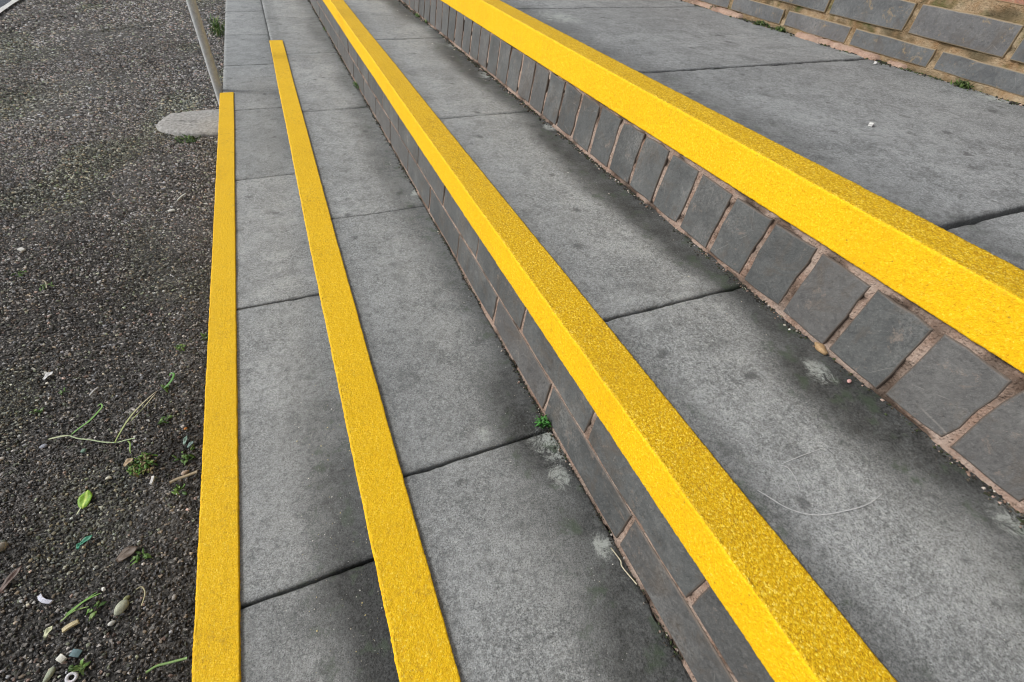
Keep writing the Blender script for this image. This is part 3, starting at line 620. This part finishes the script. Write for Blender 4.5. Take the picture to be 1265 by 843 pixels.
def stick(name, pts, w, col, label, cat, z=.006, mat='leafm'): return vobj(name, [ribbon([(p[0], p[1]) for p in pts], w, col, z=z, taper=False, fold=-.2)], label, cat)
vobj("grass_sprig", [ribbon([(-.500, .478), (-.485, .487), (-.462, .500)], .0038, (.14, .32, .05), z=.007), ribbon([(-.497, .474), (-.478, .489), (-.455, .495)], .0034, (.20, .40, .08), z=.009), ribbon([(-.505, .470), (-.490, .480), (-.470, .480)], .003, (.28, .42, .12), z=.007)], 'short cluster of green grass blades near the pale pebble', 'grass')
stick("grass_sprig", [(-.379, .348), (-.366, .352), (-.350, .350), (-.326, .347)], .0042, (.24, .40, .14), 'single green grass blade reaching the outermost strip', 'grass', .008)
stick("dry_stalk", [(-.407, .482), (-.399, .484), (-.393, .471), (-.396, .452)], .0022, (.45, .42, .26), 'thin curled yellowish stalk by the outermost strip', 'twig')
stick("dry_twig", [(-.372, .672), (-.358, .676), (-.345, .677), (-.326, .680)], .0085, (.40, .33, .22), 'beige flattened twig lying against the outermost strip', 'twig', .007)
stick("dry_twig", [(-.735, 1.47), (-.724, 1.455), (-.716, 1.425)], .0032, (.40, .36, .26), 'thin dry bent twig beside a tarmac sprout', 'twig')
stick("dry_twig", [(-.642, 1.15), (-.600, 1.20)], .003, (.05, .035, .03), 'short dark twig on the tarmac', 'twig')
stick("straw", [(.2515, .1845), (.2545, .166), (.2525, .158), (.2580, .134)], .0018, (.62, .58, .42), 'dry kinked straw lying at the foot of the two course riser', 'straw', Z2 + .002)
bl = vobj("dead_leaf", [leafp((-.428, .553), .35, .034, .022, (.085, .055, .035), .005, .35, .15)], 'brown dead leaf on the chips beside the little weed with paired leaves', 'leaf')
vobj("dead_leaf", [leafp((-.592, .572), .95, .045, .012, (.085, .045, .032), .005, .45, .12)], 'narrow reddish brown dead leaf at the edge of the tarmac', 'leaf')
# pebbles and litter, each a thing
def pebble(name, c, L, Wd, H, ang, col, label, cat, z=0.0, sub=3, group=None):
    import bmesh
    bm = bmesh.new(); bmesh.ops.create_icosphere(bm, subdivisions=sub, radius=.5); ph = random.random() * 50; V = []; C_ = []
    for v in bm.verts:
        n = 1 + .16 * (float(vnoise(v.co.x * 3 + ph, v.co.y * 3, v.co.z * 3)) - .5) * 2 + .05 * math.sin(v.co.x * 9 + ph); x, y, zz_ = v.co.x * L * n, v.co.y * Wd * n, v.co.z * H * n
        V.append((c[0] + x * math.cos(ang) - y * math.sin(ang), c[1] + x * math.sin(ang) + y * math.cos(ang), z + H * .38 + zz_)); k = .7 + .55 * float(vnoise(v.co.x * 9 + ph, v.co.y * 9, v.co.z * 9)); C_.append(np.array(col) * k)
    f = [tuple(q.index for q in p.verts) for p in bm.faces]; bm.free(); return vobj(name, [(V, f, C_)], label, cat, mat='chips', group=group)
pebble("pebble", (-.425, .462), .023, .016, .013, .9, (.42, .44, .34), 'largest pale greenish pebble among the chips', 'pebble')
pebble("pebble", (-.437, .443), .011, .007, .006, .3, (.6, .6, .56), 'small off-white pebble just below the largest greenish pebble', 'pebble')
pebble("pebble", (-.607, .852), .013, .009, .006, .2, (.34, .36, .42), 'bluish grey pebble by the pale end of the broken weed', 'pebble')
pebble("pebble", (-.534, .813), .010, .009, .006, 1.2, (.16, .26, .20), 'greenish pebble under the long thin stem', 'pebble')
pebble("pebble", (-.620, .640), .018, .013, .013, 1.0, (.30, .27, .22), 'light brown stone beside a dark soil patch', 'stone')
pebble("pebble", (-.507, .398), .022, .0085, .007, 1.15, (.36, .40, .30), 'elongated grey green pebble near the hollow white ring', 'pebble')
pebble("pebble", (-.349, .690), .014, .010, .010, .4, (.46, .36, .29), 'pinkish beige pebble above the beige twig', 'pebble')
pebble("pebble", (-.421, .475), .010, .007, .007, .5, (.30, .32, .16), 'mossy little pebble touching the largest greenish pebble', 'pebble')
pebble("pebble", (-.355, .805), .007, .006, .005, .4, (.55, .22, .06), 'tiny orange pebble near the outermost strip', 'pebble')
pebble("pebble", (-.375, 1.00), .009, .008, .006, .4, (.36, .34, .31), 'small round grey pebble beside the curled weed', 'pebble')
pebble("pebble", (-.352, .45), .009, .007, .006, 1.4, (.36, .34, .32), 'small grey pebble among soil between the grass blade and strip', 'pebble')
pebble("mortar_lump", (.5895, .262), .024, .011, .009, 1.35, (.42, .28, .15), 'orange brown mortar lump at the foot of the upright bricks', 'mortar lump', Z3)
pebble("mortar_lump", (.577, .205), .007, .005, .005, .3, (.55, .32, .30), 'small pink crumb near the orange brown mortar lump', 'crumb', Z3)
def litter(name, c, L, Wd, H, ang, col, label, cat, z=.0015, bend=0.0):
    V, F_, C_ = [], [], []; n = 7
    for i in range(n):
        t = i / (n - 1) - .5; bx = bend * (t * t - .1) * L
        for sy, sz in ((-1, 0), (-1, 1), (1, 1), (1, 0)):
            x = t * L + jr(.0003); y = sy * Wd / 2 * (1 - .15 * abs(t)) + bx + jr(.0002); V.append((c[0] + x * math.cos(ang) - y * math.sin(ang), c[1] + x * math.sin(ang) + y * math.cos(ang), z + sz * H + .002 * math.cos(t * 3))); C_.append(np.array(col) * (.85 + .25 * random.random()))
    for i in range(n - 1):
        for p in range(4): a = i * 4; F_.append((a + p, a + 4 + p, a + 4 + (p + 1) % 4, a + (p + 1) % 4))
    F_ += [(3, 2, 1, 0), tuple(len(V) - 4 + i for i in range(4))]; return vobj(name, [(V, F_, C_)], label, cat, mat='chips', smooth=False)
litter("litter_scrap", (-.492, .460), .020, .0065, .004, .36, (.60, .52, .32), 'small beige paper stub lying on the chips', 'litter')
litter("litter_scrap", (-.537, .518), .026, .0060, .003, -.75, (.66, .68, .80), 'curled bluish white plastic scrap on the chips', 'litter', bend=.5)
litter("litter_scrap", (-.495, .415), .012, .0085, .004, -.8, (.66, .66, .60), 'blocky white scrap above the hollow ring', 'litter')
litter("litter_scrap", (-.404, .694), .017, .0048, .004, 1.45, (.75, .75, .74), 'bent white scrap below the bright moss clump', 'litter', bend=.4)
litter("litter_scrap", (-.480, .727), .009, .0045, .003, .1, (.62, .60, .50), 'tiny cream scrap beyond the lime leaf', 'litter')
litter("litter_scrap", (-.424, 1.884), .052, .0045, .004, 1.1, (.62, .62, .58), 'long thin whitish sliver far along the tarmac', 'litter')
litter("litter_scrap", (-.449, 1.79), .020, .012, .004, .2, (.66, .66, .62), 'white chip just below the long thin sliver', 'litter')
litter("litter_scrap", (-.827, 1.662), .020, .012, .004, -.8, (.66, .66, .62), 'white chip on open tarmac away from the steps', 'litter')
litter("litter_scrap", (-.542, .979), .024, .0035, .003, 1.0, (.42, .42, .42), 'thin grey sliver beyond the forked weed', 'litter')
litter("litter_scrap", (-.478, .416), .014, .010, .002, -.5, (.12, .20, .22), 'dull teal scrap beside the blocky white scrap', 'litter')
vobj("litter_scrap", [leafp((-.640, 1.062), .7, .024, .013, (.60, .60, .60), .006, .4, .2)], 'white triangular scrap between the sprouts and weed stems', 'litter')
vobj("shell_scrap", [leafp((-.519, .462), .95, .016, .009, (.62, .64, .42), .006, .6, .2)], 'pale yellow seed husk beside the beige paper stub', 'husk')
vobj("litter_scrap", [leafp((-.352, .77), 1.3, .02, .008, (.22, .34, .30), .006, .4, .2), leafp((-.342, .755), .7, .016, .008, (.16, .25, .24), .007, .4, .2)], 'dull teal torn leaf piece in the soil against the strip', 'litter')
# hollow white ring
V, F_, C_ = [], [], []; R_, r2 = .0048, .0019
for i in range(20):
    for j in range(8):
        a, b = i * math.pi / 10, j * math.pi / 4; V.append((-.477 + (R_ + r2 * math.cos(b)) * math.cos(a) * 1.25, .383 + (R_ + r2 * math.cos(b)) * math.sin(a),   .0035 + r2 * math.sin(b) + .0022 * math.sin(a))); C_.append((.74, .74, .78))
        F_.append((i * 8 + j, ((i + 1) % 20) * 8 + j, ((i + 1) % 20) * 8 + (j + 1) % 8, i * 8 + (j + 1) % 8))
vobj("litter_ring", [(V, F_, C_)], 'small hollow white plastic ring on the chips', 'litter', mat='chips')
litter("litter_scrap", (.907, .546), .012, .007, .003, .4, (.75, .75, .73), 'small white scrap alone on the wide landing slab', 'litter', Z4 + .001)
litter("litter_scrap", (1.318, .86), .010, .006, .003, .4, (.75, .75, .73), 'tiny white scrap near the foot of the wall', 'litter', Z4 + .001)
# weeds and moss by the risers and the wall
gt = tuft((.2535, .392), 46, .010, .020, .003, .009, [(.06, .26, .04), (.10, .36, .08), (.05, .18, .03)], Z2)
vobj("weed_tuft", gt, 'bright green weed tuft at the slab joint below the two course riser', 'weed')
for (x, y, z, r_, n_, lab) in ((.258, 2.12, Z2, .045, 70, 'larger green moss patch along the foot of the two course riser'), (.262, 3.09, Z2, .035, 36, 'small green weed far along the foot of the two course riser'),
                               (.588, 2.40, Z3, .022, 40, 'green moss patch far along the foot of the upright bricks'), (.590, 2.28, Z3, .016, 20, 'smaller moss dab next to the far moss patch by the upright bricks'),
                               (1.352, .675, Z4, .022, 60, 'dark green moss cushion at the foot of the lichened wall near two joints'), (1.352, 1.20, Z4, .022, 60, 'olive moss cushion beside the pink mortar ledge'), (1.350, 1.27, Z4, .030, 70, 'longer olive moss mat at the foot of the wall'),
                               (1.352, 1.50, Z4, .016, 24, 'tiny green moss dab far along the wall foot'), (1.352, .52, Z4, .02, 40, 'green moss cushion at the wall foot by the widest mortar bed')):
    ps = tuft((0, 0), n_, r_, .010, .006, .010, [(.07, .11, .02), (.10, .17, .03), (.04, .07, .015)] if z > .5 else [(.09, .22, .04), (.16, .30, .06), (.06, .12, .02)], z)
    for V_, _, _ in ps:
        for i, p in enumerate(V_): V_[i] = (x + p[0] * .35 if p[0] < 0 else x + p[0] * .2, y + p[1], p[2])
    vobj("moss_clump", ps, lab, 'moss', group='moss along the step and wall feet')
gp = []
for _ in range(70):
    a = random.random() * 6.283; r_ = random.random() * .055; x, y = -.335 + r_ * math.cos(a) * .9, 4.33 + r_ * math.sin(a) * 2.2; x = min(x, -.275); h = .04 + .07 * random.random(); k = .9 + .9 * random.random()
    gp.append(ribbon([(x, y, 0), (x + jr(.015), y + jr(.02), h * .6), (x + jr(.04), y + jr(.04), h)], .006, tuple(q * k for q in random.choice(GR + [(.3, .3, .12)])), fold=.2))
vobj("grass_tuft", gp, 'grass tuft growing between tarmac and step edge beyond the post', 'grass', kind=None)
vobj("moss_patch", tuft((-.43, 2.435), 90, .05, .006, .008, .014, [(.05, .10, .02), (.09, .16, .03)]), 'green moss fringe along the near side of the concrete footing', 'moss')
# chalky scratches on the third tread
def scr(pts, w, z):
    V, F_, C_ = ribbon([(p[0], p[1]) for p in pts], w, (.4, .4, .4), z=0, taper=True); n = len(V) // 4; V2 = []
    for i in range(n): V2 += [Vector((V[i * 4].x, V[i * 4].y, z)), Vector((V[i * 4 + 2].x, V[i * 4 + 2].y, z))]
    return V2, [(2 * i, 2 * i + 2, 2 * i + 3, 2 * i + 1) for i in range(n - 1)], None
for pts, w in (([(.352, .128), (.356, .121), (.368, .100), (.390, .085), (.427, .077), (.452, .075), (.474, .078)], .0010), ([(.397, .143), (.403, .136), (.400, .122), (.394, .112)], .0009), ([(.400, .143), (.430, .143), (.462, .142)], .0005)):
    v_, f_, _ = scr(pts, w, Z3 + .0012); link("scratch", mesh("scratch", v_, [tuple(reversed(q)) for q in f_]), M['scratch'], steps[2])
